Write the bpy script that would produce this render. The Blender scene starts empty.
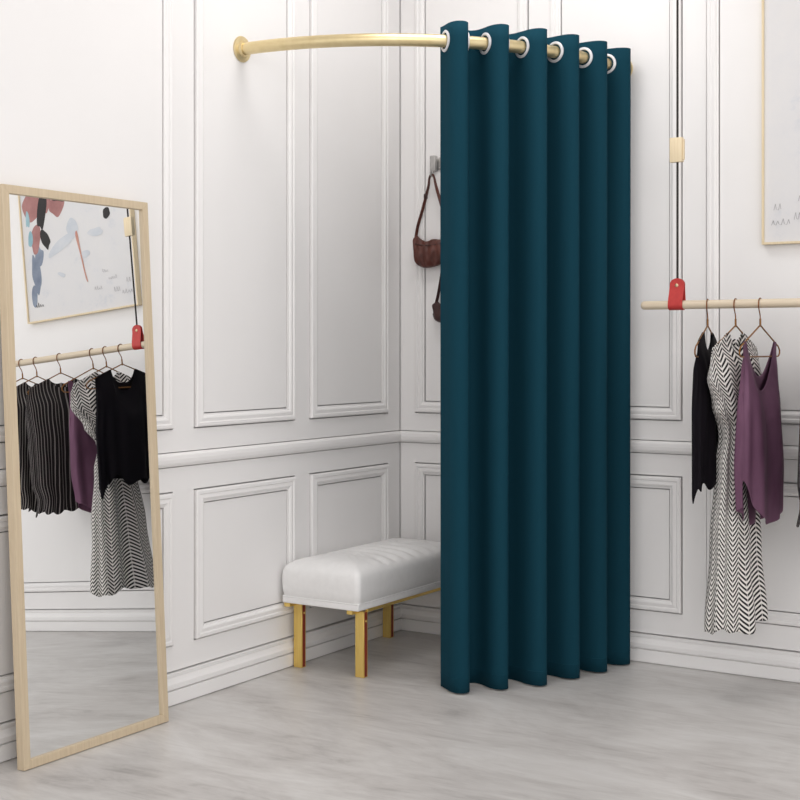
import bpy, bmesh, math, random
from mathutils import Vector, Matrix
random.seed(7)
PI = math.pi
sc = bpy.context.scene
col = sc.collection

# ------------------------------------------------------------------ helpers
def link(name, bm, m, parent=None, smooth=True, auto=40):
    me = bpy.data.meshes.new(name)
    bm.normal_update()
    bm.to_mesh(me); bm.free()
    for mm in (m if isinstance(m, (list, tuple)) else [m]):
        me.materials.append(mm)
    o = bpy.data.objects.new(name, me); col.objects.link(o)
    if smooth:
        for p in me.polygons: p.use_smooth = True
        if auto:
            me.set_sharp_from_angle(angle=math.radians(auto))
    if parent: o.parent = parent
    return o

def empty(name, loc=(0, 0, 0), rotz=0.0):
    o = bpy.data.objects.new(name, None); col.objects.link(o)
    o.location = loc; o.rotation_euler = (0, 0, rotz); o.empty_display_size = .05
    return o

def tag(o, label, cat, group=None, kind=None):
    o['label'] = label; o['category'] = cat
    if group: o['group'] = group
    if kind: o['kind'] = kind
    return o

def struct(o, label=None, cat=None):
    o['kind'] = 'structure'
    if label: o['label'] = label
    if cat: o['category'] = cat
    return o

def box(bm, x0, x1, y0, y1, z0, z1, bev=0.0, segs=2):
    r = bmesh.ops.create_cube(bm, size=1.0)
    vs = r['verts']
    for v in vs:
        v.co = Vector(((x0 + x1) / 2 + v.co.x * (x1 - x0), (y0 + y1) / 2 + v.co.y * (y1 - y0), (z0 + z1) / 2 + v.co.z * (z1 - z0)))
    if bev:
        es = {e for v in vs for e in v.link_edges}
        bmesh.ops.bevel(bm, geom=list(es), offset=bev, segments=segs, affect='EDGES', profile=.5)

def sweep(bm, pts, section, closed=False, up=None, caps=True):
    """section: list of (a,b) in the local frame; radius may be scaled by callable."""
    pts = [Vector(p) for p in pts]; n = len(pts)
    rings = []; prev = None
    for i, p in enumerate(pts):
        if closed: t = pts[(i + 1) % n] - pts[i - 1]
        else: t = pts[min(i + 1, n - 1)] - pts[max(i - 1, 0)]
        t.normalize()
        if up is not None:
            s = t.cross(Vector(up)).normalized()
        else:
            if prev is None:
                s = t.orthogonal().normalized()
            else:
                s = (prev - t * prev.dot(t)).normalized()
        prev = s
        b = s.cross(t).normalized()
        rings.append([bm.verts.new(p + s * q[0] + b * q[1]) for q in section])
    m = len(section)
    for i in range(n if closed else n - 1):
        A, B = rings[i], rings[(i + 1) % n]
        for j in range(m):
            bm.faces.new((A[j], A[(j + 1) % m], B[(j + 1) % m], B[j]))
    if not closed and caps:
        bm.faces.new(list(reversed(rings[0]))); bm.faces.new(rings[-1])
    bmesh.ops.recalc_face_normals(bm, faces=bm.faces)

def circ(r, n=10):
    return [(r * math.cos(2 * PI * k / n), r * math.sin(2 * PI * k / n)) for k in range(n)]

def rect(w, h):
    return [(-w / 2, -h / 2), (w / 2, -h / 2), (w / 2, h / 2), (-w / 2, h / 2)]

def tube(bm, pts, r, n=10, closed=False):
    sweep(bm, pts, circ(r, n), closed)

def lathe(bm, prof, M, n=32):
    rings = []
    for r, h in prof:
        if r < 1e-6:
            rings.append([bm.verts.new(M @ Vector((0, 0, h)))])
        else:
            rings.append([bm.verts.new(M @ Vector((r * math.cos(2 * PI * k / n), r * math.sin(2 * PI * k / n), h))) for k in range(n)])
    for A, B in zip(rings, rings[1:]):
        for k in range(n):
            a0, a1 = A[k % len(A)], A[(k + 1) % len(A)]
            b0, b1 = B[k % len(B)], B[(k + 1) % len(B)]
            f = []
            for v in (a0, a1, b1, b0):
                if v not in f: f.append(v)
            if len(f) > 2: bm.faces.new(f)
    bmesh.ops.recalc_face_normals(bm, faces=bm.faces)

def frame_to(o, z, x=None):
    z = Vector(z).normalized()
    x = (Vector(x) if x is not None else z.orthogonal()); x = (x - z * x.dot(z)).normalized()
    y = z.cross(x)
    M = Matrix((x, y, z)).transposed().to_4x4(); M.translation = Vector(o)
    return M

def smooth_pts(pts, n=6, closed=False):
    P = [Vector(p) for p in pts]; out = []; L = len(P)
    rng = range(L if closed else L - 1)
    for i in rng:
        if closed: a, b, c, d = P[i - 1], P[i], P[(i + 1) % L], P[(i + 2) % L]
        else: a, b, c, d = P[max(i - 1, 0)], P[i], P[i + 1], P[min(i + 2, L - 1)]
        for k in range(n):
            t = k / n
            out.append(.5 * ((2 * b) + (c - a) * t + (2 * a - 5 * b + 4 * c - d) * t * t + (3 * b - a - 3 * c + d) * t ** 3))
    if not closed: out.append(P[-1])
    return out

def lerp_tab(tab, x):
    tab = sorted(tab)
    if x <= tab[0][0]: return tab[0][1]
    for (x0, y0), (x1, y1) in zip(tab, tab[1:]):
        if x <= x1:
            t = (x - x0) / (x1 - x0); t = t * t * (3 - 2 * t)
            return y0 + (y1 - y0) * t
    return tab[-1][1]

def sstep(a, b, x):
    t = max(0., min(1., (x - a) / (b - a))); return t * t * (3 - 2 * t)

# ------------------------------------------------------------------ materials
def srgb(r, g, b):
    f = lambda c: (c / 255 / 12.92) if c / 255 <= .04045 else ((c / 255 + .055) / 1.055) ** 2.4
    return (f(r), f(g), f(b), 1)

def mat(name, c, rough=.5, metal=0., **kw):
    m = bpy.data.materials.new(name); m.use_nodes = True
    b = m.node_tree.nodes['Principled BSDF']
    b.inputs['Base Color'].default_value = c if len(c) == 4 else (*c, 1)
    b.inputs['Roughness'].default_value = rough
    if rough > .75: b.inputs['Specular IOR Level'].default_value = .2
    b.inputs['Metallic'].default_value = metal
    for k, v in kw.items(): b.inputs[k.replace('_', ' ')].default_value = v
    return m, m.node_tree, b

def noise(nt, scale=(1, 1, 1), s=5., detail=4., rot=(0, 0, 0), coord='Object', rough=.5, dist=0.):
    tc = nt.nodes.new('ShaderNodeTexCoord'); mp = nt.nodes.new('ShaderNodeMapping')
    mp.inputs['Scale'].default_value = scale; mp.inputs['Rotation'].default_value = rot
    nz = nt.nodes.new('ShaderNodeTexNoise'); nz.inputs['Scale'].default_value = s
    nz.inputs['Detail'].default_value = detail; nz.inputs['Roughness'].default_value = rough
    nz.inputs['Distortion'].default_value = dist
    nt.links.new(tc.outputs[coord], mp.inputs['Vector']); nt.links.new(mp.outputs[0], nz.inputs['Vector'])
    return nz

def ramp(nt, src, stops):
    r = nt.nodes.new('ShaderNodeValToRGB'); e = r.color_ramp.elements
    e[0].position, e[0].color = stops[0]; e[1].position, e[1].color = stops[-1]
    for p, c in stops[1:-1]:
        k = e.new(p); k.color = c
    nt.links.new(src, r.inputs[0]); return r

def bump(nt, b, src, strength=.1, dist=.01):
    n = nt.nodes.new('ShaderNodeBump'); n.inputs['Strength'].default_value = strength; n.inputs['Distance'].default_value = dist
    nt.links.new(src, n.inputs['Height']); nt.links.new(n.outputs[0], b.inputs['Normal'])

def varied(name, c0, c1, rough=.5, metal=0., scale=(1, 1, 1), s=8., bmp=0., **kw):
    m, nt, b = mat(name, c0, rough, metal, **kw)
    nz = noise(nt, scale, s)
    r = ramp(nt, nz.outputs['Fac'], [(.3, c0), (.7, c1)])
    nt.links.new(r.outputs[0], b.inputs['Base Color'])
    if bmp: bump(nt, b, nz.outputs['Fac'], bmp)
    return m

WALL = varied('wall_paint', srgb(244, 242, 241), srgb(246, 244, 243), .45, s=2.5)
GAP = WALL
def floor_material():
    m, nt, b = mat('marble_floor', srgb(205, 200, 196), .38)
    n1 = noise(nt, (1.0, 2.4, 1), 1.3, 9, (0, 0, .15), rough=.66, dist=1.0)
    n2 = noise(nt, (1.4, 6, 1), 3.4, 7, (0, 0, .2), rough=.65, dist=1.2)
    mx = nt.nodes.new('ShaderNodeMath'); mx.operation = 'MULTIPLY_ADD'; mx.inputs[1].default_value = .45
    nt.links.new(n2.outputs['Fac'], mx.inputs[0]); nt.links.new(n1.outputs['Fac'], mx.inputs[2])
    r = ramp(nt, mx.outputs[0], [(.50, srgb(160, 156, 153)), (.64, srgb(188, 184, 181)), (.78, srgb(202, 199, 196)), (.95, srgb(214, 212, 210))])
    nt.links.new(r.outputs[0], b.inputs['Base Color'])
    return m
FLOOR = floor_material()
TEAL = None
def teal_material():
    m, nt, b = mat('teal_cloth', srgb(22, 61, 75), .85, Specular_IOR_Level=.05)
    tc = nt.nodes.new('ShaderNodeTexCoord')
    w = nt.nodes.new('ShaderNodeTexNoise'); w.inputs['Scale'].default_value = 420
    nt.links.new(tc.outputs['Object'], w.inputs['Vector'])
    bump(nt, b, w.outputs['Fac'], .12, .002)
    return m
TEAL = teal_material()
GOLD = varied('pale_brushed_gold', srgb(232, 214, 170), srgb(222, 202, 155), .36, .85, (1, 1, 1), 30)
LEGGOLD = varied('brushed_gold', srgb(244, 213, 130), srgb(232, 198, 110), .42, .75, (60, 60, 2), 6)
RUST = varied('rust_red_inlay', srgb(150, 56, 28), srgb(128, 44, 22), .5, 0., s=20)
NICKEL = varied('satin_nickel', srgb(226, 225, 227), srgb(214, 213, 215), .45, .2, s=30)
CHROME = varied('satin_chrome', srgb(196, 194, 192), srgb(176, 174, 172), .3, .9, s=30)
LEATHERW = varied('white_leather', srgb(240, 239, 238), srgb(235, 234, 233), .42, 0., s=40, bmp=.03)
def wood_material(name, a, b_, rot=0):
    m, nt, b = mat(name, srgb(*a), .5)
    nz = noise(nt, (1, 1, 1), 3, 6)
    tc = nt.nodes.new('ShaderNodeTexCoord'); mp = nt.nodes.new('ShaderNodeMapping')
    mp.inputs['Scale'].default_value = (60, 60, 2.5) if rot == 0 else (2.5, 60, 60)
    nt.links.new(tc.outputs['Object'], mp.inputs[0]); nt.links.new(mp.outputs[0], nz.inputs['Vector'])
    r = ramp(nt, nz.outputs['Fac'], [(.3, srgb(*a)), (.7, srgb(*b_))])
    nt.links.new(r.outputs[0], b.inputs['Base Color']); return m
BIRCH = wood_material('pale_birch_upright', (212, 194, 166), (200, 181, 152))
BIRCHX = wood_material('pale_birch_pole', (222, 207, 184), (212, 195, 170), 1)
OAKFR = wood_material('pale_oak_frame', (236, 219, 186), (228, 208, 172))
MIRROR, _, _ = mat('mirror_silver', (.93, .94, .94, 1), .0, 1.)
CARD = varied('backing_board', srgb(150, 130, 100), srgb(140, 120, 92), .8, s=10)
RED = varied('red_leather', srgb(196, 58, 54), srgb(184, 48, 46), .5, s=60, bmp=.04)
CORD = varied('black_cord', srgb(44, 38, 36), srgb(30, 26, 25), .7, s=80)
BRASSPIN = varied('brass_rivet', srgb(226, 205, 170), srgb(210, 186, 150), .3, .9, s=30)
COPPER = varied('copper_wire', srgb(150, 96, 54), srgb(126, 76, 44), .32, .9, s=30)
COPPERW = varied('wrapped_bronze_wire', srgb(150, 104, 50), srgb(128, 84, 36), .45, .5, s=60)
BAGL = varied('brown_leather', srgb(98, 48, 36), srgb(76, 36, 28), .5, s=25, bmp=.08)
BAGD = varied('dark_brown_leather', srgb(66, 34, 30), srgb(52, 26, 24), .5, s=25, bmp=.08)
BLACKPAINT = varied('black_paint', srgb(26, 22, 24), srgb(40, 34, 34), .6, s=20)

def uvnode(nt):
    u = nt.nodes.new('ShaderNodeUVMap'); u.uv_map = 'UVMap'
    s = nt.nodes.new('ShaderNodeSeparateXYZ'); nt.links.new(u.outputs[0], s.inputs[0]); return s
def math_(nt, op, a, b=None, c=None):
    n = nt.nodes.new('ShaderNodeMath'); n.operation = op
    for i, v in enumerate((a, b, c)):
        if v is None: continue
        if isinstance(v, (int, float)): n.inputs[i].default_value = v
        else: nt.links.new(v, n.inputs[i])
    return n.outputs[0]

def chevron_material():
    m, nt, b = mat('chevron_cloth', (1, 1, 1, 1), .8)
    s = uvnode(nt)
    hw_ = .041
    t = math_(nt, 'PINGPONG', s.outputs[0], hw_)
    h = math_(nt, 'MULTIPLY_ADD', t, .74, s.outputs[1])
    fr = math_(nt, 'FRACT', math_(nt, 'DIVIDE', h, .0168))
    k = math_(nt, 'GREATER_THAN', fr, .49)
    e = math_(nt, 'GREATER_THAN', math_(nt, 'ABSOLUTE', math_(nt, 'SUBTRACT', t, hw_ / 2)), hw_ / 2 - .0014)
    k = math_(nt, 'MAXIMUM', k, math_(nt, 'MULTIPLY', e, .75))
    mx = nt.nodes.new('ShaderNodeMix'); mx.data_type = 'RGBA'
    mx.inputs['A'].default_value = srgb(26, 23, 25); mx.inputs['B'].default_value = srgb(238, 234, 230)
    nt.links.new(k, mx.inputs['Factor']); nt.links.new(mx.outputs['Result'], b.inputs['Base Color'])
    return m
CHEV = chevron_material()

def sheer(name, c, alpha, rough=.8, stripe=None):
    m, nt, b = mat(name, c, rough)
    if stripe:
        per, frac, c2, a2, slant = stripe
        s = uvnode(nt)
        w = noise(nt, (1, 1, 1), 3., 2, coord='UV')
        x = math_(nt, 'MULTIPLY_ADD', s.outputs[1], slant, s.outputs[0])
        x = math_(nt, 'MULTIPLY_ADD', w.outputs['Fac'], .03, x)
        fr = math_(nt, 'FRACT', math_(nt, 'DIVIDE', x, per))
        k = math_(nt, 'GREATER_THAN', fr, frac)
        mx = nt.nodes.new('ShaderNodeMix'); mx.data_type = 'RGBA'
        mx.inputs['A'].default_value = c; mx.inputs['B'].default_value = c2
        nt.links.new(k, mx.inputs['Factor']); nt.links.new(mx.outputs['Result'], b.inputs['Base Color'])
        al = math_(nt, 'MULTIPLY_ADD', k, a2 - alpha, alpha)
        nt.links.new(al, b.inputs['Alpha'])
    else:
        b.inputs['Alpha'].default_value = alpha
        nz = noise(nt, (1, 1, 1), 200)
        bump(nt, b, nz.outputs['Fac'], .05, .002)
    return m
BLACKSHEER = sheer('black_sheer_cloth', srgb(11, 6, 14), .97)
STRIPE = sheer('striped_sheer_cloth', srgb(30, 26, 28), .96, .8, (.020, .76, srgb(150, 144, 142), .75, .06))
STRIPE2 = sheer('narrow_striped_cloth', srgb(34, 30, 32), .96, .8, (.017, .72, srgb(160, 154, 150), .8, .16))
STRIPE3 = sheer('broad_striped_cloth', srgb(36, 32, 33), .95, .8, (.026, .66, srgb(180, 174, 170), .8, -.1))
def satin():
    m, nt, b = mat('plum_satin', srgb(96, 62, 86), .62, Specular_IOR_Level=.15)
    nz = noise(nt, (1, 1, .35), 14, 4)
    r = ramp(nt, nz.outputs['Fac'], [(.3, srgb(97, 65, 86)), (.7, srgb(120, 85, 108))])
    nt.links.new(r.outputs[0], b.inputs['Base Color'])
    bump(nt, b, nz.outputs['Fac'], .2, .01)
    return m
PLUM = satin()

# ------------------------------------------------------------------ the room
HT = 3.2            # ceiling height
LX, LY = 3.4, 3.6   # length of right wall (along x) and left wall (along -y)
GW, GD, MW = .0050, .022, .043   # shadow gap width, depth, moulding width

def mould_profile():
    return [(0, 0), (0, .009), (.004, .012), (.013, .0125), (.017, .009), (.029, .0115), (.034, .0095), (.0385, .0055), (.044, .0045), (.044, 0)]

def build_wall(name, length, panels, to_world, label):
    """panels: list of (s0,s1,z0,z1) outer moulding rectangles. to_world(s, depth, z)."""
    S = {0.003, length}; Z = {0.0, HT}
    solid_out = []
    for (s0, s1, z0, z1) in panels:
        for v in (s0 - GW, s1 + GW, s0 + MW + GW, s1 - MW - GW): S.add(v)
        for v in (z0 - GW, z1 + GW, z0 + MW + GW, z1 - MW - GW): Z.add(v)
    for v in RAILZ: Z.add(v)
    for v in (.104, .111): Z.add(v)
    S = sorted(S); Z = sorted(Z)
    def filled(i, j):
        if i < 0 or j < 0 or i >= len(S) - 1 or j >= len(Z) - 1: return False
        s = (S[i] + S[i + 1]) / 2; z = (Z[j] + Z[j + 1]) / 2
        if RAILZ[0] < z < RAILZ[1] or .104 < z < .111: return False
        for (s0, s1, z0, z1) in panels:
            if s0 - GW < s < s1 + GW and z0 - GW < z < z1 + GW:
                if not (s0 + MW + GW < s < s1 - MW - GW and z0 + MW + GW < z < z1 - MW - GW): return False
        return True
    bm = bmesh.new(); cache = {}
    def V(s, d, z):
        k = (round(s, 5), round(d, 5), round(z, 5))
        if k not in cache: cache[k] = bm.verts.new(to_world(s, d, z))
        return cache[k]
    for i in range(len(S) - 1):
        for j in range(len(Z) - 1):
            if not filled(i, j): continue
            a, b, c, d = S[i], S[i + 1], Z[j], Z[j + 1]
            bm.faces.new((V(a, 0, c), V(b, 0, c), V(b, 0, d), V(a, 0, d)))
            if not filled(i - 1, j): bm.faces.new((V(a, 0, c), V(a, 0, d), V(a, -GD, d), V(a, -GD, c)))
            if not filled(i + 1, j): bm.faces.new((V(b, 0, c), V(b, -GD, c), V(b, -GD, d), V(b, 0, d)))
            if not filled(i, j - 1): bm.faces.new((V(a, 0, c), V(a, -GD, c), V(b, -GD, c), V(b, 0, c)))
            if not filled(i, j + 1): bm.faces.new((V(a, 0, d), V(b, 0, d), V(b, -GD, d), V(a, -GD, d)))
    # wall body behind the shadow gaps
    e = length + .0
    q = [bm.verts.new(to_world(s, d, z)) for d in (-GD, -.12) for (s, z) in ((-.12, 0), (e, 0), (e, HT), (-.12, HT))]
    for f in ((0, 1, 2, 3), (7, 6, 5, 4), (0, 4, 5, 1), (1, 5, 6, 2), (2, 6, 7, 3), (3, 7, 4, 0)):
        bm.faces.new([q[k] for k in f])
    bmesh.ops.recalc_face_normals(bm, faces=bm.faces)
    w = struct(link(name, bm, WALL, smooth=False), label, 'wall')
    for (s0, s1, z0, z1) in panels:
        bm = bmesh.new(); rings = []
        for (sx, sz) in ((0, 0), (1, 0), (1, 1), (0, 1)):
            ring = []
            for (o_, h) in mould_profile():
                s = s0 + o_ if sx == 0 else s1 - o_
                z = z0 + o_ if sz == 0 else z1 - o_
                ring.append(bm.verts.new(to_world(s, h - .004 if h == 0 else h, z)))
            rings.append(ring)
        for a in range(4):
            A, B = rings[a], rings[(a + 1) % 4]
            for k in range(len(A) - 1):
                bm.faces.new((A[k], A[k + 1], B[k + 1], B[k]))
        bmesh.ops.recalc_face_normals(bm, faces=bm.faces)
        link('panel_moulding', bm, WALL, w, smooth=False)
    return w

RAILZ = (.7945, .8465)
ZL, ZU = (.200, .709), (.926, 2.98)
def both(sp): return [(a, b, *z) for (a, b) in sp for z in (ZL, ZU)]
right_panels = both([(.080, .607), (.710, 1.252), (1.353, 2.62), (2.72, 3.26)])
left_panels = both([(.098, .646), (.749, 1.314), (1.429, 2.68), (2.78, 3.40)])
RW = lambda s, d, z: Vector((s, -d, z))
LW = lambda s, d, z: Vector((d, -s, z))
build_wall('wall_right', LX, right_panels, RW, 'white panelled wall behind the curtain and clothes rail')
build_wall('wall_left', LY, left_panels, LW, 'white panelled wall behind the bench and mirror')

def run(name, prof, length, to_world, s0, label, cat):
    bm = bmesh.new()
    A = [bm.verts.new(to_world(s0(h), h, z)) for h, z in prof]
    B = [bm.verts.new(to_world(length, h, z)) for h, z in prof]
    for k in range(len(prof) - 1): bm.faces.new((A[k], A[k + 1], B[k + 1], B[k]))
    bm.faces.new(A); bm.faces.new(B)
    bmesh.ops.recalc_face_normals(bm, faces=bm.faces)
    struct(link(name, bm, WALL, smooth=False), label, cat)
rail_prof = [(-.008, .7975), (.006, .7975), (.011, .802), (.0155, .810), (.017, .822), (.0155, .834), (.011, .840), (.006, .8435), (-.008, .8435)]
base_prof = [(.0, .0), (.012, .0), (.012, .004), (.020, .0042), (.020, .0495), (.008, .0500), (.008, .0545), (.0195, .056), (.0195, .072), (.014, .080), (.0095, .092), (.0115, .096), (.0125, .103), (.0125, .106), (.0, .106)]
for nm, L_, tw, lab in (('right', LX, RW, 'right'), ('left', LY, LW, 'left')):
    run('baseboard_' + nm, base_prof, L_, tw, lambda h: max(h, .0), 'white moulded baseboard along the %s wall' % lab, 'baseboard')
run('trim_1', rail_prof, LX, RW, lambda h: max(h, .0), 'white chair rail across the right wall', 'chair rail')
run('trim_2', rail_prof, LY, LW, lambda h: max(h, .0), 'white chair rail across the left wall', 'chair rail')

bm = bmesh.new(); box(bm, -.12, 4.8, -6.2, .12, -.1, 0)
struct(link('floor', bm, FLOOR, smooth=False), 'pale grey streaked stone floor', 'floor')
bm = bmesh.new(); box(bm, -.12, LX, -LY, .12, HT, HT + .1)
struct(link('ceiling', bm, WALL, smooth=False), 'white ceiling over the dressing corner', 'ceiling')

# ------------------------------------------------------------------ curtain rod
R = 1.05; RZ = 2.268; RR = .0222
RXX, RYY = 1.012, 1.062     # the rod is a slightly elliptical quarter round
def arc(th, r=R, z=RZ): return Vector((RXX * r / R * math.sin(th), -RYY * r / R * math.cos(th), z))
rod = tag(empty('curtain_rod', (0, 0, RZ)), 'curved pale gold curtain rod bridging the corner from wall to wall', 'curtain rod')
bm = bmesh.new()
tube(bm, [arc(PI / 2 * k / 60) - Vector((0, 0, RZ)) for k in range(61)], RR, 20)
link('rod_tube', bm, GOLD, rod)
for M in (frame_to((.0005, -RYY, 0), (1, 0, 0)), frame_to((RXX, -.0005, 0), (0, -1, 0))):
    bm = bmesh.new()
    lathe(bm, [(0, 0), (.046, 0), (.047, .003), (.045, .007), (.040, .008), (.030, .010), (.028, .016), (.027, .020), (.0223, .020)], M, 40)
    link('wall_flange', bm, GOLD, rod)

# ------------------------------------------------------------------ curtain
cur = tag(empty('curtain', arc(math.radians(62), R, 0)), 'long teal grommet curtain gathered along the gold rod', 'curtain')
c0 = Vector(cur.location)
TH0, PER = math.radians(42.6), math.radians(8.1)
KK, MM, AMP = math.radians(.3), math.radians(.45), .072
CT, CB = 2.325, .006
def fold(u, z=None):
    k = u / (2 * PI)
    th = TH0 + PER * k + KK * math.sin(u) - MM * math.sin(2 * u)
    am = AMP * (1 - .06 * math.sin(k * 2.1))
    drift = 0
    if z is not None:
        q = 1 - z / CT
        am *= 1 + .06 * q * math.sin(k * 3.3 + 1)
        th += math.radians(.25) * q * math.sin(k * 2.2 + .6)
    return th, R + am * math.sin(u) * (1 if math.sin(u) > 0 else .92)
U0, U1 = -.66, 2 * PI * 5 + PI + .55
NU, NZ = 420, 44
bm = bmesh.new(); grid = []
for j in range(NZ + 1):
    z = CB + (CT - CB) * j / NZ
    row = []
    for i in range(NU + 1):
        u = U0 + (U1 - U0) * i / NU
        th, r = fold(u, z)
        row.append(bm.verts.new(arc(th, r, z) - c0))
    grid.append(row)
for j in range(NZ):
    for i in range(NU):
        bm.faces.new((grid[j][i], grid[j][i + 1], grid[j + 1][i + 1], grid[j + 1][i]))
fab = link('curtain_cloth', bm, TEAL, cur, auto=None)
sd = fab.modifiers.new('thickness', 'SOLIDIFY'); sd.thickness = .003; sd.offset = 0
# stitched hems
def strip(name, za, zb, off):
    bm = bmesh.new(); rows = []
    for z in (za, za + .0006, zb - .0006, zb):
        o_ = off if z in (za + .0006, zb - .0006) else 0.0012
        row = []
        for i in range(NU + 1):
            u = U0 + (U1 - U0) * i / NU
            e = 1e-3
            (t0, r0), (t1, r1) = fold(u - e, z), fold(u + e, z)
            d = arc(t1, r1, 0) - arc(t0, r0, 0); n = Vector((d.y, -d.x, 0)).normalized()
            th, r = fold(u, z)
            row.append(bm.verts.new(arc(th, r, z) + n * o_ - c0))
        rows.append(row)
    for a, b in zip(rows, rows[1:]):
        for i in range(NU): bm.faces.new((a[i], a[i + 1], b[i + 1], b[i]))
    bmesh.ops.recalc_face_normals(bm, faces=bm.faces)
    return link(name, bm, TEAL, cur, auto=None)
strip('hem_stitching', CB + .047, CB + .051, .0021)
# grommets: one at every place the cloth crosses the rod
for k in range(12):
    u = PI * k
    th, _ = fold(u)
    (ta, ra), (tb, rb) = fold(u - .22), fold(u + .22)
    d = (arc(tb, rb, 0) - arc(ta, ra, 0)).normalized()
    n = Vector((d.y, -d.x, 0))
    M = frame_to(arc(th) - c0, n, (0, 0, 1))
    bm = bmesh.new()
    prof = [(.0282, -.0045), (.0302, -.0062), (.0352, -.0058), (.0382, -.0035), (.0382, .0035), (.0352, .0058), (.0302, .0062), (.0282, .0045), (.0282, -.0045)]
    lathe(bm, prof, M, 40)
    link('grommet', bm, NICKEL, cur)['label'] = 'silver white ring'

# ------------------------------------------------------------------ bench
BX0, BX1, BY0, BY1 = .021, .362, -.850, -.10
bench = tag(empty('bench', ((BX0 + BX1) / 2, (BY0 + BY1) / 2, 0)), 'white leather upholstered bench on gold legs along left wall', 'bench')
bo = Vector(bench.location)
def rbox_grid(x0, x1, y0, y1, z0, z1, n=(26, 60), rnd=.045):
    """cushion: rounded-rect plan swept over a soft profile, with a domed ribbed top."""
    bm = bmesh.new()
    cx, cy = (x0 + x1) / 2, (y0 + y1) / 2; hx, hy = (x1 - x0) / 2, (y1 - y0) / 2
    def outline(inset, m=12):
        pts = []; r = max(.02 - inset * .2, .006)
        ax, ay = hx - inset - r, hy - inset - r
        for q, (sx, sy) in enumerate(((1, 1), (-1, 1), (-1, -1), (1, -1))):
            for k in range(m + 1):
                a = q * PI / 2 + PI / 2 * k / m
                pts.append((sx * ax + r * math.cos(a), sy * ay + r * math.sin(a)))
        # straight runs get extra points for the ribs
        out = []
        for i, p in enumerate(pts):
            q = pts[(i + 1) % len(pts)]
            out.append(p)
            cnt = ((16, 60, 16, 60)[i // (m + 1)]) if i % (m + 1) == m else 0
            for k in range(1, cnt):
                t = k / cnt; out.append((p[0] + (q[0] - p[0]) * t, p[1] + (q[1] - p[1]) * t))
        return out
    def rib(x, y, edge):
        ph = (y + hy) / .070
        g = abs(math.sin(PI * ph))
        a = sstep(.05, .24, y + hy) * sstep(hx + .01, hx - .03, abs(x))
        return -.017 * a * (1 - g ** .6) * edge
    prof = [(.002, z0, 0), (-.001, z0 + .004, 0), (-.005, z0 + .035, 0), (-.006, z0 + .070, 0), (-.004, z0 + .096, 0), (.003, z0 + .112, .1), (.016, z0 + .121, .5), (.032, z0 + .131, .9), (.058, z0 + .139, 1), (.09, z0 + .144, 1), (.13, z0 + .147, 1), (.160, z0 + .148, 1)]
    rings = []
    for ins, z, e in prof:
        rings.append([bm.verts.new((cx + px, cy + py, z + rib(px, py, e))) for px, py in outline(ins)])
    m = len(rings[0])
    for A, B in zip(rings, rings[1:]):
        for k in range(m): bm.faces.new((A[k], A[(k + 1) % m], B[(k + 1) % m], B[k]))
    bm.faces.new(list(reversed(rings[0])))
    f = bm.faces.new(rings[-1])
    bmesh.ops.triangulate(bm, faces=[f])
    bmesh.ops.recalc_face_normals(bm, faces=bm.faces)
    return bm
bm = rbox_grid(BX0 - bo.x, BX1 - bo.x, BY0 - bo.y, BY1 - bo.y, .276, .41)
link('cushion', bm, LEATHERW, bench, auto=60)
bm = bmesh.new(); box(bm, BX0 - bo.x, BX1 - bo.x, BY0 - bo.y, BY1 - bo.y, .2515, .2765, .005, 3)
link('seat_base', bm, LEATHERW, bench)
bm = bmesh.new()
tube(bm, [(x - bo.x, y - bo.y, .2765) for x, y in ((BX0 + .005, BY0 + .0015), (BX1 - .005, BY0 + .0015), (BX1 - .0015, BY0 + .005), (BX1 - .0015, BY1 - .005), (BX1 - .005, BY1 - .0015), (BX0 + .005, BY1 - .0015), (BX0 + .0015, BY1 - .005), (BX0 + .0015, BY0 + .005))], .0035, 8, True)
link('piping', bm, LEATHERW, bench)
for (lx, ly) in ((.308, -.790), (.027, -.787), (.027, -.176), (.308, -.176)):
    bm = bmesh.new(); box(bm, lx - bo.x, lx + .038 - bo.x, ly - bo.y, ly + .026 - bo.y, .0005, .240, .0012, 1)
    lg = link('leg', bm, LEGGOLD, bench)
    bm = bmesh.new(); box(bm, lx + .0375 - bo.x, lx + .0392 - bo.x, ly + .006 - bo.y, ly + .0200 - bo.y, .004, .238, .0004, 1)
    link('inlay_strip', bm, RUST, lg)['label'] = 'rust red strip on the inner leg face'
    bm = bmesh.new(); lathe(bm, [(0, .004), (.003, .0035), (.0042, .002), (.0042, 0)], frame_to((lx + .0388 - bo.x, ly + .0130 - bo.y, .205), (1, 0, 0)), 14)
    link('rivet', bm, LEGGOLD, lg)
    y0_, y1_ = (-.832, ly + .010) if ly < -.5 else (ly + .016, -.118)
    bm = bmesh.new(); box(bm, (lx - .009 if lx > .1 else lx - .010) - bo.x, lx + .016 - bo.x, y0_ - bo.y, y1_ - bo.y, .234, .2515, .001, 1)
    link('bracket', bm, LEGGOLD, bench)
for lx in (.0305, .3405):
    bm = bmesh.new(); box(bm, lx - bo.x, lx + .012 - bo.x, -.772 - bo.y, -.17 - bo.y, .238, .2515, .001, 1)
    link('side_rail', bm, LEGGOLD, bench)

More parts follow.
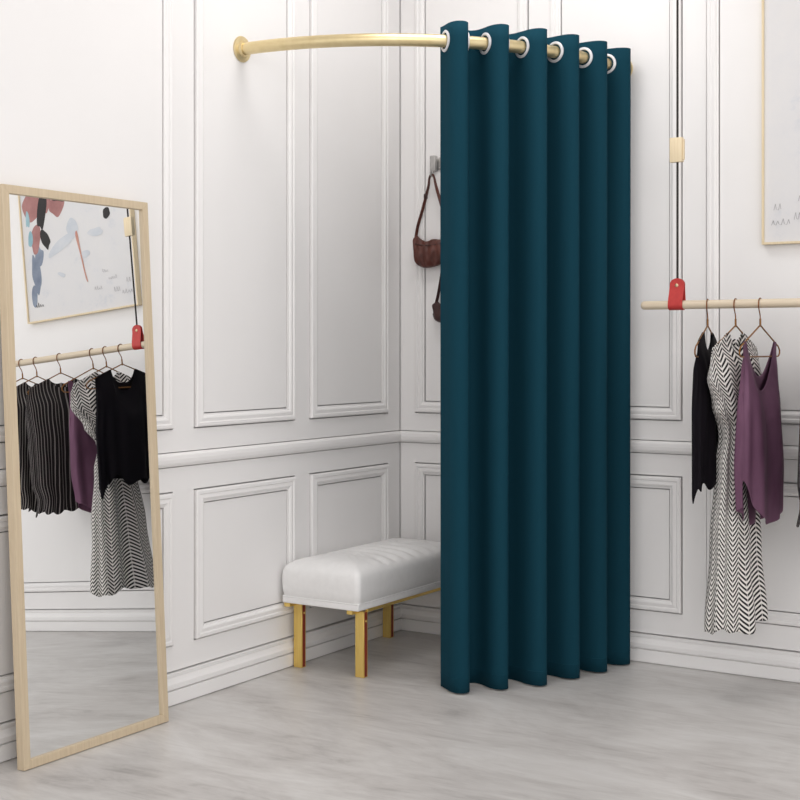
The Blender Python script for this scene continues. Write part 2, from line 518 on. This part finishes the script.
# ------------------------------------------------------------------ floor mirror
AL = math.radians(3.15)
MH, MY0, MY1, GT = 1.667, -2.192, -1.592, .034
gb = GT + MH * math.tan(AL)   # glass plane x at the floor
mir = tag(empty('floor_mirror', (gb, (MY0 + MY1) / 2, 0)), 'tall wood framed mirror leaning on the left wall', 'mirror')
mir.rotation_euler = (0, -AL, 0)
hw = (MY1 - MY0) / 2; HL = MH / math.cos(AL)
FW, FB, FF = .025, -.020, .009
bot = .0015
def bar(pts):
    bm = bmesh.new()
    a = [bm.verts.new((FB, y, z)) for y, z in pts]; b = [bm.verts.new((FF, y, z)) for y, z in pts]
    for k in range(4): bm.faces.new((a[k], a[(k + 1) % 4], b[(k + 1) % 4], b[k]))
    bm.faces.new(a); bm.faces.new(b)
    bmesh.ops.recalc_face_normals(bm, faces=bm.faces)
    bmesh.ops.bevel(bm, geom=list(bm.edges), offset=.0009, segments=1, affect='EDGES')
    link('frame_bar', bm, BIRCH, mir, smooth=False)
bar([(-hw, bot), (-hw + FW, bot + FW), (-hw + FW, HL - FW), (-hw, HL)])
bar([(hw, bot), (hw, HL), (hw - FW, HL - FW), (hw - FW, bot + FW)])
bar([(-hw, HL), (-hw + FW, HL - FW), (hw - FW, HL - FW), (hw, HL)])
bar([(-hw, bot), (hw, bot), (hw - FW, bot + FW), (-hw + FW, bot + FW)])
bm = bmesh.new(); box(bm, -.004, 0, -hw + FW - .004, hw - FW + .004, bot + FW - .004, HL - FW + .004)
link('mirror_glass', bm, MIRROR, mir, smooth=False)
bm = bmesh.new(); box(bm, -.014, -.005, -hw + FW - .003, hw - FW + .003, bot + FW - .003, HL - FW + .003)
link('backing_board', bm, CARD, mir, smooth=False)

# ------------------------------------------------------------------ hanging clothes rail
RY, RAILH, RAILR = -.285, 1.349, .0155
RX0, RX1 = 1.208, 2.80
cr = tag(empty('clothes_rail', (RX0, RY, RAILH)), 'pale wooden clothes rail hung by red straps from black cords', 'clothes rail')
bm = bmesh.new()
prof = [(0, 0), (RAILR * .45, .0008), (RAILR * .8, .004), (RAILR * .97, .010), (RAILR, .016), (RAILR, RX1 - RX0 - .016), (RAILR * .97, RX1 - RX0 - .010), (RAILR * .8, RX1 - RX0 - .004), (RAILR * .45, RX1 - RX0 - .0008), (0, RX1 - RX0)]
lathe(bm, prof, frame_to((0, 0, 0), (1, 0, 0)), 28)
link('pole', bm, BIRCHX, cr)
for sx in (1.3445, 2.66):
    x = sx - RX0
    # the strap: a leather loop, round on top, passing under the pole
    bm = bmesh.new(); n = 26; W = .0265
    r0 = RAILR + .0006; th = .0026
    path = []
    for k in range(11): path.append((-(.0045 + (r0 - .0045 + th / 2) * sstep(0, 1, k / 10)), .073 - .073 * k / 10))
    for k in range(1, 16): path.append(((r0 + th / 2) * math.cos(PI + PI * k / 16), (r0 + th / 2) * math.sin(PI + PI * k / 16)))
    for k in range(11): path.append((.0045 + (r0 - .0045 + th / 2) * sstep(0, 1, 1 - k / 10), .073 * k / 10))
    ringsA = []
    P = [Vector((0, py, pz)) for py, pz in path]
    for i, p in enumerate(P):
        t = (P[min(i + 1, len(P) - 1)] - P[max(i - 1, 0)]).normalized(); nn = Vector((0, t.z, -t.y))
        sh = .003 * (1 - max(0, p.z) / .073)
        a = [p + nn * th / 2, p - nn * th / 2]
        ringsA.append([bm.verts.new((x - W - sh, a[0].y, a[0].z)), bm.verts.new((x + W - sh, a[0].y, a[0].z)), bm.verts.new((x + W - sh, a[1].y, a[1].z)), bm.verts.new((x - W - sh, a[1].y, a[1].z))])
    for A, B in zip(ringsA, ringsA[1:]):
        for k in range(4): bm.faces.new((A[k], A[(k + 1) % 4], B[(k + 1) % 4], B[k]))
    bm.faces.new(ringsA[0]); bm.faces.new(ringsA[-1])
    for s in (-1, 1):       # rounded tongues
        yc = s * .0045
        front = []; back = []
        for k in range(19):
            a = PI * k / 18
            front.append(bm.verts.new((x + W * math.cos(a), yc - th / 2, .0725 + W * .82 * math.sin(a))))
            back.append(bm.verts.new((x + W * math.cos(a), yc + th / 2, .0725 + W * .82 * math.sin(a))))
        bm.faces.new(front); bm.faces.new(list(reversed(back)))
        for k in range(18): bm.faces.new((front[k], front[k + 1], back[k + 1], back[k]))
    bmesh.ops.recalc_face_normals(bm, faces=bm.faces)
    st = link('strap', bm, RED, cr); st['label'] = 'red leather strap'
    bm = bmesh.new(); lathe(bm, [(0, .003), (.004, .0028), (.0062, .0015), (.0066, 0)], frame_to((x - .001, -.0058, .0690), (0, -1, 0)), 18)
    link('rivet', bm, BRASSPIN, st)
    bm = bmesh.new(); tube(bm, [(x, 0, .062), (x, 0, .5), (x, 0, HT - RAILH - .001)], .0040, 10)
    link('cord', bm, CORD, cr)['label'] = 'thin black cord'
    # wooden cord adjuster
    bm = bmesh.new(); box(bm, x - .026, x + .020, -.010, .010, .505, .592, .0015, 2)
    sl = link('cord_slider', bm, OAKFR, cr); sl['label'] = 'small pale wooden block on the cord'
    bm = bmesh.new(); box(bm, x + .0202, x + .0255, -.006, .006, .512, .585, .001, 1)
    link('slider_key', bm, OAKFR, sl)

# ------------------------------------------------------------------ hangers
ZA = 1.275 - RAILH          # apex, relative to the pole axis
HR = RAILR + .0026
SL = .375                   # slope of the arms
def make_hanger():
    h = empty('clothes_hanger')
    bm = bmesh.new()
    pts = []
    for k in range(15):
        a = math.radians(190 - (190 + 5) * k / 14) 
        pts.append((HR * math.cos(a), HR * math.sin(a)))
    pts += [(.0176, -.010), (.0125, -.022), (.006, -.032), (.0015, -.042), (0, -.052), (0, -.062)]
    tube(bm, [(0, -u, z) for u, z in smooth_pts_2(pts)], .0021, 8)
    link('hook', bm, COPPER, h)
    bm = bmesh.new()
    tube(bm, [(0, 0, -.052), (0, 0, ZA - .006)], .0034, 10)
    link('neck_sleeve', bm, COPPERW, h)
    bm = bmesh.new()
    w = .205; zb = ZA - .107
    loop = [(0, ZA), (.05, ZA - .05 * SL), (.15, ZA - .15 * SL), (w - .01, ZA - (w - .01) * SL), (w + .004, ZA - .086), (w + .004, ZA - .098), (w - .008, zb), (w - .03, zb - .001), (.08, zb - .001)]
    full = loop + [(-u, z) for u, z in reversed(loop[1:])]
    tube(bm, [(0, -u, z) for u, z in full], .0027, 8, True)
    link('hanger_loop', bm, COPPERW, h)
    return h
def smooth_pts_2(p):
    return [(v.x, v.y) for v in smooth_pts([(a, b, 0) for a, b in p], 3)]
proto = make_hanger()
def copy_tree(o):
    c = o.copy(); col.objects.link(c)
    for ch in list(o.children):
        d = ch.copy(); col.objects.link(d); d.parent = c
    return c
HX = [(1.455, 8.0, 'bronze wire hanger holding the black sheer top, nearest the strap'),
      (1.555, -1.0, 'bronze wire hanger holding the black and white chevron dress'),
      (1.641, -1.0, 'bronze wire hanger holding the plum satin camisole'),
      (1.857, 1.0, 'bronze wire hanger holding the striped blouse nearest the plum camisole'),
      (2.020, -2.0, 'bronze wire hanger holding the middle one of three striped blouses'),
      (2.120, 2.0, 'bronze wire hanger holding the striped blouse farthest from the strap')]
for i, (x, tw, lab) in enumerate(HX):
    h = proto if i == 0 else copy_tree(proto)
    h.location = (x, RY, RAILH); h.rotation_euler = (0, 0, math.radians(tw))
    tag(h, lab, 'hanger', 'wire hangers on the wooden rail')

# ------------------------------------------------------------------ garments
def garment(name, hanger, mat_, ztop, zbot, atab, btab, foldamp, folds, perim, N=200, NT=70, closeh=.12, shift=None, sol=.0016):
    """tube of cloth; columns run round the body, s=-1..1 along the hanger, front = +x side."""
    x, tw, _ = hanger
    g = empty(name, (x, RY, RAILH), math.radians(tw))
    bm = bmesh.new(); uv = bm.loops.layers.uv.new('UVMap')
    grid = []
    for j in range(N):
        ang = 2 * PI * j / N
        c, s = math.cos(ang), math.sin(ang)
        cc = math.copysign(abs(c) ** .85, c); ss = math.copysign(abs(s) ** .85, s)
        zt, zb = ztop(cc, s > 0, ang), zbot(cc, s > 0, ang)
        colv = []
        for k in range(NT + 1):
            t = k / NT
            z = zt + (zb - zt) * t
            a = lerp_tab(atab, z); b = lerp_tab(btab, z)
            b = .0045 + max(0, b - .0045) * sstep(0, closeh, zt - z + .0)
            f = sum(am * math.sin(kk * ang + ph + dz * z) for am, kk, ph, dz in folds) * lerp_tab(foldamp, z) * min(1, b / .03)
            uu = a * cc + f * .5 * c; vv = b * ss + f * s
            if shift: uu, vv, z = shift(uu, vv, z, ang, t)
            colv.append((bm.verts.new((vv, -uu, z - RAILH)), ang / (2 * PI) * perim, z))
        grid.append(colv)
    for j in range(N):
        A, B = grid[j], grid[(j + 1) % N]
        for k in range(NT):
            q = (A[k], B[k], B[k + 1], A[k + 1])
            f = bm.faces.new([w[0] for w in q])
            for lp, w in zip(f.loops, q):
                uu = w[1]
                if j == N - 1 and (w is B[k] or w is B[k + 1]): uu = perim
                lp[uv].uv = (uu, w[2])
    o = link(name, bm, mat_, None, auto=None)
    o.location = g.location; o.rotation_euler = g.rotation_euler
    bpy.data.objects.remove(g)
    o.name = name
    sm = o.modifiers.new('thickness', 'SOLIDIFY'); sm.thickness = sol; sm.offset = 1
    return o
arm = lambda u: 1.2775 - SL * abs(u)

# black sheer sleeveless top, wide neck, dipping corner on the near side
def bt(c, front, ang):
    u = abs(c) * .165; ac = abs(c)
    z = arm(u) + .0005
    if ac < .42:
        d = 1 - (ac / .42) ** 2
        z -= (.085 if front else .125) * d ** .8
        z = max(z, 1.08)
    if ac > .955: z -= .15 * sstep(.955, 1.0, ac)
    return z
def bb(c, front, ang):
    return .745 + .02 * math.sin(ang * 5) + .012 * math.sin(ang * 11 + 1) - .045 * sstep(.70, 1.0, c)
o = garment('sleeveless_top', HX[0], BLACKSHEER, bt, bb, [(1.26, .165), (1.1, .165), (.95, .180), (.72, .180)], [(1.26, .006), (1.16, .030), (1.0, .038), (.72, .034)],
            [(1.26, 0), (1.1, .5), (.7, 1)], [(.010, 5, .3, 3), (.007, 9, 1.2, -4), (.004, 15, 2, 2)], 1.0)
tag(o, 'black sheer sleeveless top with uneven hem beside red strap', 'top')

# chevron dress with short wide sleeves and a tied waist
def dt(c, front, ang):
    ac = abs(c); u = ac * .235
    z = arm(u) + .0005
    if ac < .30:
        d = 1 - (ac / .30) ** 2
        z -= (.075 if front else .05) * d
    z -= .03 * sstep(.9, 1, ac)
    return z
def db(c, front, ang):
    return .245 + .010 * math.sin(ang * 4 + .5) + .006 * math.sin(9 * ang)
o = garment('chevron_dress', HX[1], CHEV, dt, db,
            [(1.26, .235), (1.15, .242), (1.10, .245), (1.0, .165), (.92, .098), (.895, .093), (.80, .122), (.55, .160), (.24, .190)],
            [(1.26, .006), (1.15, .040), (1.0, .045), (.89, .033), (.80, .040), (.5, .056), (.24, .073)],
            [(1.26, 0), (1.15, .4), (.9, .7), (.5, .9), (.25, 1.25)], [(.011, 6, .4, 1.2), (.007, 10, 1.1, -1.5), (.004, 3, 2, 2)], 1.1, N=240, NT=110)
dress = o
tag(o, 'long black and white chevron dress with narrow waist', 'dress')
# plum satin camisole with thin straps, curved split hem
def pt(c, front, ang):
    ac = abs(c)
    top = arm(.168) + .004
    if ac <= .80:
        q = ac / .80
        bot = 1.05 if front else 1.10
        return bot + (top - bot) * q ** 1.9
    if ac <= .895: return top
    return top - .17 * sstep(.895, .985, ac)
def pb(c, front, ang):
    ac = abs(c)
    if front: return .600 + (.155 if c > 0 else .075) * ac ** 3.2 + .004 * math.sin(7 * ang)
    return .583 + (.085 if c > 0 else .04) * ac ** 1.6 + .004 * math.sin(6 * ang)
o = garment('camisole', HX[2], PLUM, pt, pb,
            [(1.22, .185), (1.1, .172), (.95, .182), (.8, .190), (.65, .178), (.58, .155)],
            [(1.22, .006), (1.12, .024), (1.0, .036), (.8, .044), (.62, .040)],
            [(1.22, 0), (1.08, .35), (.9, .9), (.6, 1.1)], [(.010, 5, 1.9, 1.5), (.006, 8, .6, -2), (.003, 13, 1.2, 1)], 1.0, N=260)
tag(o, 'plum satin camisole with thin straps and curved split hem', 'camisole')

# three striped blouses with gathered hem bands
def make_blouse(i, m, lab, wd, zb0):
    def st(c, front, ang):
        ac = abs(c); u = ac * .22
        z = arm(u) + .0005
        if ac < .36: z -= (.05 if front else .07) * (1 - (ac / .36) ** 2)
        z -= .03 * sstep(.9, 1, ac)
        return z
    def sb(c, front, ang): return zb0 + .010 * math.sin(5 * ang + i) + .008 * math.sin(13 * ang)
    o = garment('blouse', HX[i], m, st, sb,
                [(1.26, .22), (1.10, .225), (.95, wd), (.76, wd), (.68, wd - .025), (.60, wd - .005)],
                [(1.26, .006), (1.12, .036), (.95, .044), (.76, .046), (.68, .038), (.60, .046)],
                [(1.26, 0), (1.1, .5), (.8, 1), (.6, 1.3)], [(.012, 5, i * 1.3, 2), (.008, 9, i * .7, -2), (.004, 17, 2, 1)], 1.1)
    tag(o, lab, 'blouse')
make_blouse(3, STRIPE, 'black blouse with grey vertical stripes, hanging beside the plum camisole', .215, .625)
make_blouse(4, STRIPE2, 'narrow striped black blouse, middle of the three striped ones', .225, .645)
make_blouse(5, STRIPE3, 'broad striped black blouse, last one along the rail', .22, .66)

# ------------------------------------------------------------------ framed artwork
PX0, PX1, PZ0, PZ1 = 1.566, 2.337, 1.570, 2.64
PD = .030
pic = tag(empty('framed_picture', ((PX0 + PX1) / 2, 0, PZ0)), 'large pale abstract picture in thin oak frame above the rail', 'picture')
pxc = (PX0 + PX1) / 2; phw = (PX1 - PX0) / 2; ph = PZ1 - PZ0; FWp = .0075
def pbar(pts):
    bm = bmesh.new()
    a = [bm.verts.new((x, -.001, z)) for x, z in pts]; b = [bm.verts.new((x, -PD, z)) for x, z in pts]
    for k in range(4): bm.faces.new((a[k], a[(k + 1) % 4], b[(k + 1) % 4], b[k]))
    bm.faces.new(a); bm.faces.new(b); bmesh.ops.recalc_face_normals(bm, faces=bm.faces)
    link('frame_bar', bm, OAKFR, pic, smooth=False)
pbar([(-phw, 0), (-phw + FWp, FWp), (-phw + FWp, ph - FWp), (-phw, ph)])
pbar([(phw, 0), (phw, ph), (phw - FWp, ph - FWp), (phw - FWp, FWp)])
pbar([(-phw, ph), (-phw + FWp, ph - FWp), (phw - FWp, ph - FWp), (phw, ph)])
pbar([(-phw, 0), (phw, 0), (phw - FWp, FWp), (-phw + FWp, FWp)])
m, nt, b = mat('pale_canvas', srgb(226, 224, 224), .75)
nz = noise(nt, (1, 1, 1), 5, 6, rough=.7)
r = ramp(nt, nz.outputs['Fac'], [(.30, srgb(208, 211, 217)), (.45, srgb(224, 223, 224)), (.7, srgb(228, 226, 225))])
nt.links.new(r.outputs[0], b.inputs['Base Color']); CANVAS = m
bm = bmesh.new(); box(bm, -phw + FWp, phw - FWp, -.022, -.002, FWp, ph - FWp)
link('canvas', bm, CANVAS, pic, smooth=False)
def paint(name, polys, m):
    """flat strokes of paint lying on the canvas, each its own part, 0.6 mm proud"""
    global lay
    for poly in polys:
        lay += .00006
        bm = bmesh.new()
        P = smooth_pts([(x, 0, z) for x, z in poly], 4, True)
        fc = bm.faces.new([bm.verts.new((p.x, -.0223 - lay, p.z)) for p in P])
        bmesh.ops.triangulate(bm, faces=[fc])
        for f in bm.faces:
            f.normal_update()
            if f.normal.y > 0: f.normal_flip()
        link(name, bm, m, pic, smooth=False)
lay = 0.
def blob(cx, cz, w, h, n=9, rough=.25, tilt=0):
    out = []
    for k in range(n):
        a = 2 * PI * k / n; q = 1 + random.uniform(-rough, rough)
        x, z = w * q * math.cos(a), h * q * math.sin(a)
        out.append((cx + x * math.cos(tilt) - z * math.sin(tilt), cz + x * math.sin(tilt) + z * math.cos(tilt)))
    return out
PINK = varied('pink_brown_paint', srgb(190, 140, 136), srgb(150, 100, 98), .7, s=9)
BLUE = varied('grey_blue_paint', srgb(150, 160, 176), srgb(112, 122, 142), .7, s=12)
WASH = varied('pale_blue_wash', srgb(198, 204, 212), srgb(216, 218, 222), .75, s=16)
TEALP = varied('pale_teal_paint', srgb(140, 178, 190), srgb(168, 198, 206), .7, s=16)
GREY = varied('grey_pencil', srgb(170, 168, 170), srgb(190, 188, 190), .8, s=40)
RUSTP = varied('rust_paint', srgb(190, 128, 112), srgb(206, 160, 146), .75, s=16)
paint('blue_grey_stroke', [blob(.30, .24, .035, .105, tilt=-.1), blob(.325, .14, .022, .06, tilt=-.1), blob(.27, .33, .03, .06)], BLUE)
paint('pink_stroke', [blob(.30, .60, .06, .11, tilt=.15), blob(.285, .43, .035, .075, tilt=.2), blob(.19, .62, .03, .08), blob(.12, .58, .05, .06, tilt=.4)], PINK)
paint('dark_stroke', [blob(.23, .56, .03, .10, tilt=.2), blob(.215, .41, .028, .055, tilt=-.3), blob(.10, .63, .06, .045), blob(-.221, .478, .024, .024)], BLACKPAINT)
paint('teal_stroke', [blob(.325, .43, .018, .05, tilt=.1), blob(.335, .53, .014, .04)], TEALP)
paint('wash_stroke', [blob(.10, .37, .10, .03, tilt=-.5), blob(.02, .44, .05, .06), blob(-.06, .30, .03, .02), blob(.12, .22, .03, .012, tilt=.3), blob(-.14, .40, .05, .02)], WASH)
paint('rust_stroke', [[(-.01, .42), (.004, .40), (-.02, .30), (-.045, .18), (-.06, .16), (-.045, .22), (-.025, .33)]], RUSTP)
# pencil scribbles: small thin strokes
def scrib(name, m, x, z, k, s=1, w=.0012):
    """one row of pencil loops as a single thin zigzag ribbon"""
    pts = []
    for q in range(k):
        hh = random.uniform(.012, .032) * s
        pts += [(x, z), (x + .007 * s, z + hh), (x + .011 * s, z + .003)]
        x += random.uniform(.014, .021) * s
    bm = bmesh.new(); up = []; lo = []
    for px_, pz_ in pts:
        up.append(bm.verts.new((px_ - w * s, -.0232, pz_))); lo.append(bm.verts.new((px_ + w * s, -.0232, pz_)))
    for i in range(len(pts) - 1): bm.faces.new((up[i], lo[i], lo[i + 1], up[i + 1]))
    for f in bm.faces:
        f.normal_update()
        if f.normal.y > 0: f.normal_flip()
    link(name, bm, m, pic, smooth=False)
for a in ((-.352, .068, 4), (-.343, .122, 2, .8), (-.255, .150, 5, .7), (-.27, .085, 3, .8), (-.20, .19, 4, .6), (-.15, .11, 4, .7)):
    scrib('pencil_scribble', GREY, *a)
scrib('ink_signature', BLACKPAINT, .265, .075, 4, .8, .0016)

# ------------------------------------------------------------------ hook rack and handbags
HKZ = 1.965
rack = tag(empty('coat_hook_rack', (.30, 0, HKZ)), 'silver metal hook rack on right wall half behind the curtain', 'hook rack')
bm = bmesh.new(); box(bm, -.125, .34, -.007, -.0005, -.026, .026, .002, 2)
link('back_plate', bm, CHROME, rack)
HKX = (-.126, .010, .164, .316)
for hx in HKX:
    bm = bmesh.new(); box(bm, hx - .0135, hx + .0135, -.022, -.0005, -.031, .034, .0025, 2)
    hk = link('hook_block', bm, CHROME, rack)
    bm = bmesh.new()
    tube(bm, smooth_pts([(hx, -.018, -.026), (hx, -.020, -.046), (hx, -.026, -.052), (hx, -.034, -.046), (hx, -.036, -.034)], 5), .0045, 10)
    link('hook_peg', bm, CHROME, hk)
    bm = bmesh.new(); lathe(bm, [(0, .0025), (.003, .002), (.004, 0)], frame_to((hx + .026, -.0068, -.018), (0, -1, 0)), 12)
    link('screw', bm, CHROME, hk)

def handbag(hx, ztop, w, h, d, top, m, label, flat=.0):
    """soft shoulder bag: top = height of the bag mouth below the peg"""
    pegz = HKZ - .052 + .0046
    x0 = .30 + hx; y0 = -.026
    root = tag(empty('shoulder_bag', (x0, y0, pegz)), label, 'handbag')
    zt = -top; bm = bmesh.new()
    NX, NA = 34, 20; rings = []
    for i in range(NX + 1):
        s = -1 + 2 * i / NX
        e = math.sqrt(max(0, 1 - abs(s) ** 2.6))
        mouth = zt - .030 * (1 - abs(s) ** 1.7) - .018 * sstep(.86, 1.0, abs(s)) + .006 * math.sin(6 * s + 1)
        low = zt - h + h * .52 * (1 - e ** .9) + .012 * s
        low = min(low, mouth - .02)
        zc, hh = (mouth + low) / 2, (mouth - low) / 2
        dd = d / 2 * (.30 + .70 * e)
        ring = []
        for k in range(NA):
            a = 2 * PI * k / NA
            ca, sa = math.cos(a), math.sin(a)
            zz = zc + hh * sa
            wid = dd * (abs(ca) ** .8) * (1 - .45 * max(0, sa) ** 1.2)
            yy = math.copysign(wid, ca) + .004 * math.sin(9 * s + 3 * a) + .003 * math.sin(17 * s - 2 * a + 1)
            ring.append(bm.verts.new((s * w / 2, yy, zz)))
        rings.append(ring)
    for A, B in zip(rings, rings[1:]):
        for k in range(NA): bm.faces.new((A[k], A[(k + 1) % NA], B[(k + 1) % NA], B[k]))
    bm.faces.new(rings[0]); bm.faces.new(list(reversed(rings[-1])))
    bmesh.ops.recalc_face_normals(bm, faces=bm.faces)
    bd = link('bag_body', bm, m, root, auto=70)
    # front flap seam and zip pull
    bm = bmesh.new()
    tube(bm, [(s * w * .42, -d * .27 - .006 * (1 - s * s), zt - .040 - .010 * (1 - s * s)) for s in [k / 10 - 1 for k in range(21)]], .0018, 6)
    link('zip', bm, BAGD, bd)
    bm = bmesh.new()
    sw, sth = .013, .003
    P = [(-w * .47, 0, zt - .026), (-w * .40, 0, zt + .035), (-w * .25, 0, zt * .55), (-w * .10, 0, zt * .20), (-.013, 0, -.018), (-.006, 0, .0004), (0, 0, .0032), (.006, 0, .0004), (.013, 0, -.018), (w * .12, 0, zt * .20), (w * .28, 0, zt * .55), (w * .42, 0, zt + .035), (w * .47, 0, zt - .026)]
    Q = smooth_pts(P, 5); rg = []
    for i, p in enumerate(Q):
        t = (Q[min(i + 1, len(Q) - 1)] - Q[max(i - 1, 0)]).normalized(); n = Vector((t.z, 0, -t.x))
        tw = (.5 if i < len(Q) / 2 else -1.0) * sstep(0, .12, -p.z)       # the strap turns a little towards the room
        ax = (Vector((0, 1, 0)) * math.cos(tw) + n * math.sin(tw)); bx = (n * math.cos(tw) - Vector((0, 1, 0)) * math.sin(tw))
        rg.append([bm.verts.new(p + ax * a * sw / 2 + bx * b * sth / 2) for a, b in ((-1, -1), (1, -1), (1, 1), (-1, 1))])
    for A, B in zip(rg, rg[1:]):
        for k in range(4): bm.faces.new((A[k], A[(k + 1) % 4], B[(k + 1) % 4], B[k]))
    bm.faces.new(rg[0]); bm.faces.new(rg[-1]); bmesh.ops.recalc_face_normals(bm, faces=bm.faces)
    link('shoulder_strap', bm, m, root, smooth=False)
    bm = bmesh.new(); box(bm, -w * .17 - .007, -w * .17 + .005, -.008, .008, zt * .36 - .010, zt * .36 + .010, .002, 1)
    link('buckle', bm, BAGD, root)
    return root
handbag(HKX[0], 0, .172, .140, .070, .245, BAGL, 'brown leather shoulder bag hanging from silver hook beside curtain')
handbag(HKX[1], 0, .258, .095, .055, .525, BAGD, 'dark brown bag hanging low, mostly hidden behind the curtain')

# ------------------------------------------------------------------ light
w = bpy.data.worlds.new('daylight'); sc.world = w; w.use_nodes = True
bg = w.node_tree.nodes['Background']; bg.inputs[0].default_value = (1, .985, .982, 1); bg.inputs[1].default_value = 1.0
def area(name, loc, target, sx, sy, power, c=(1, 1, 1)):
    l = bpy.data.lights.new(name, 'AREA'); l.shape = 'RECTANGLE'; l.size = sx; l.size_y = sy; l.energy = power; l.color = c
    o = bpy.data.objects.new(name, l); col.objects.link(o); o.location = loc
    o.rotation_euler = (Vector(target) - Vector(loc)).to_track_quat('-Z', 'Y').to_euler()
    return o
area('window_light', (4.0, -5.2, 2.8), (.6, -.6, 1.2), 2.2, 2.0, 44, (1, .985, .975))
area('ceiling_panel_light', (1.9, -2.3, 3.15), (1.9, -2.3, 0), 1.2, 1.2, 7, (1, .985, .975))

area('corner_fill_light', (.95, -1.0, 3.15), (.75, -.8, 0), .7, .7, 11, (1, .985, .975))  # unseen fill light added to brighten the corner walls and bench

# ------------------------------------------------------------------ camera
cd = bpy.data.cameras.new('camera'); cam = bpy.data.objects.new('camera', cd); col.objects.link(cam)
cd.sensor_width = 36; cd.lens = 1344 / 800 * 36
cd.shift_y = -53 / 800
cam.location = (3.0647, -4.8287, 1.2)
cam.rotation_euler = (PI / 2, 0, math.atan2(853, 1344))
sc.camera = cam
vs = sc.view_settings
sc.display_settings.display_device = 'sRGB'
vs.view_transform = 'Standard'; vs.look = 'None'; vs.gamma = 1.0; vs.exposure = 0.0; vs.use_curve_mapping = False
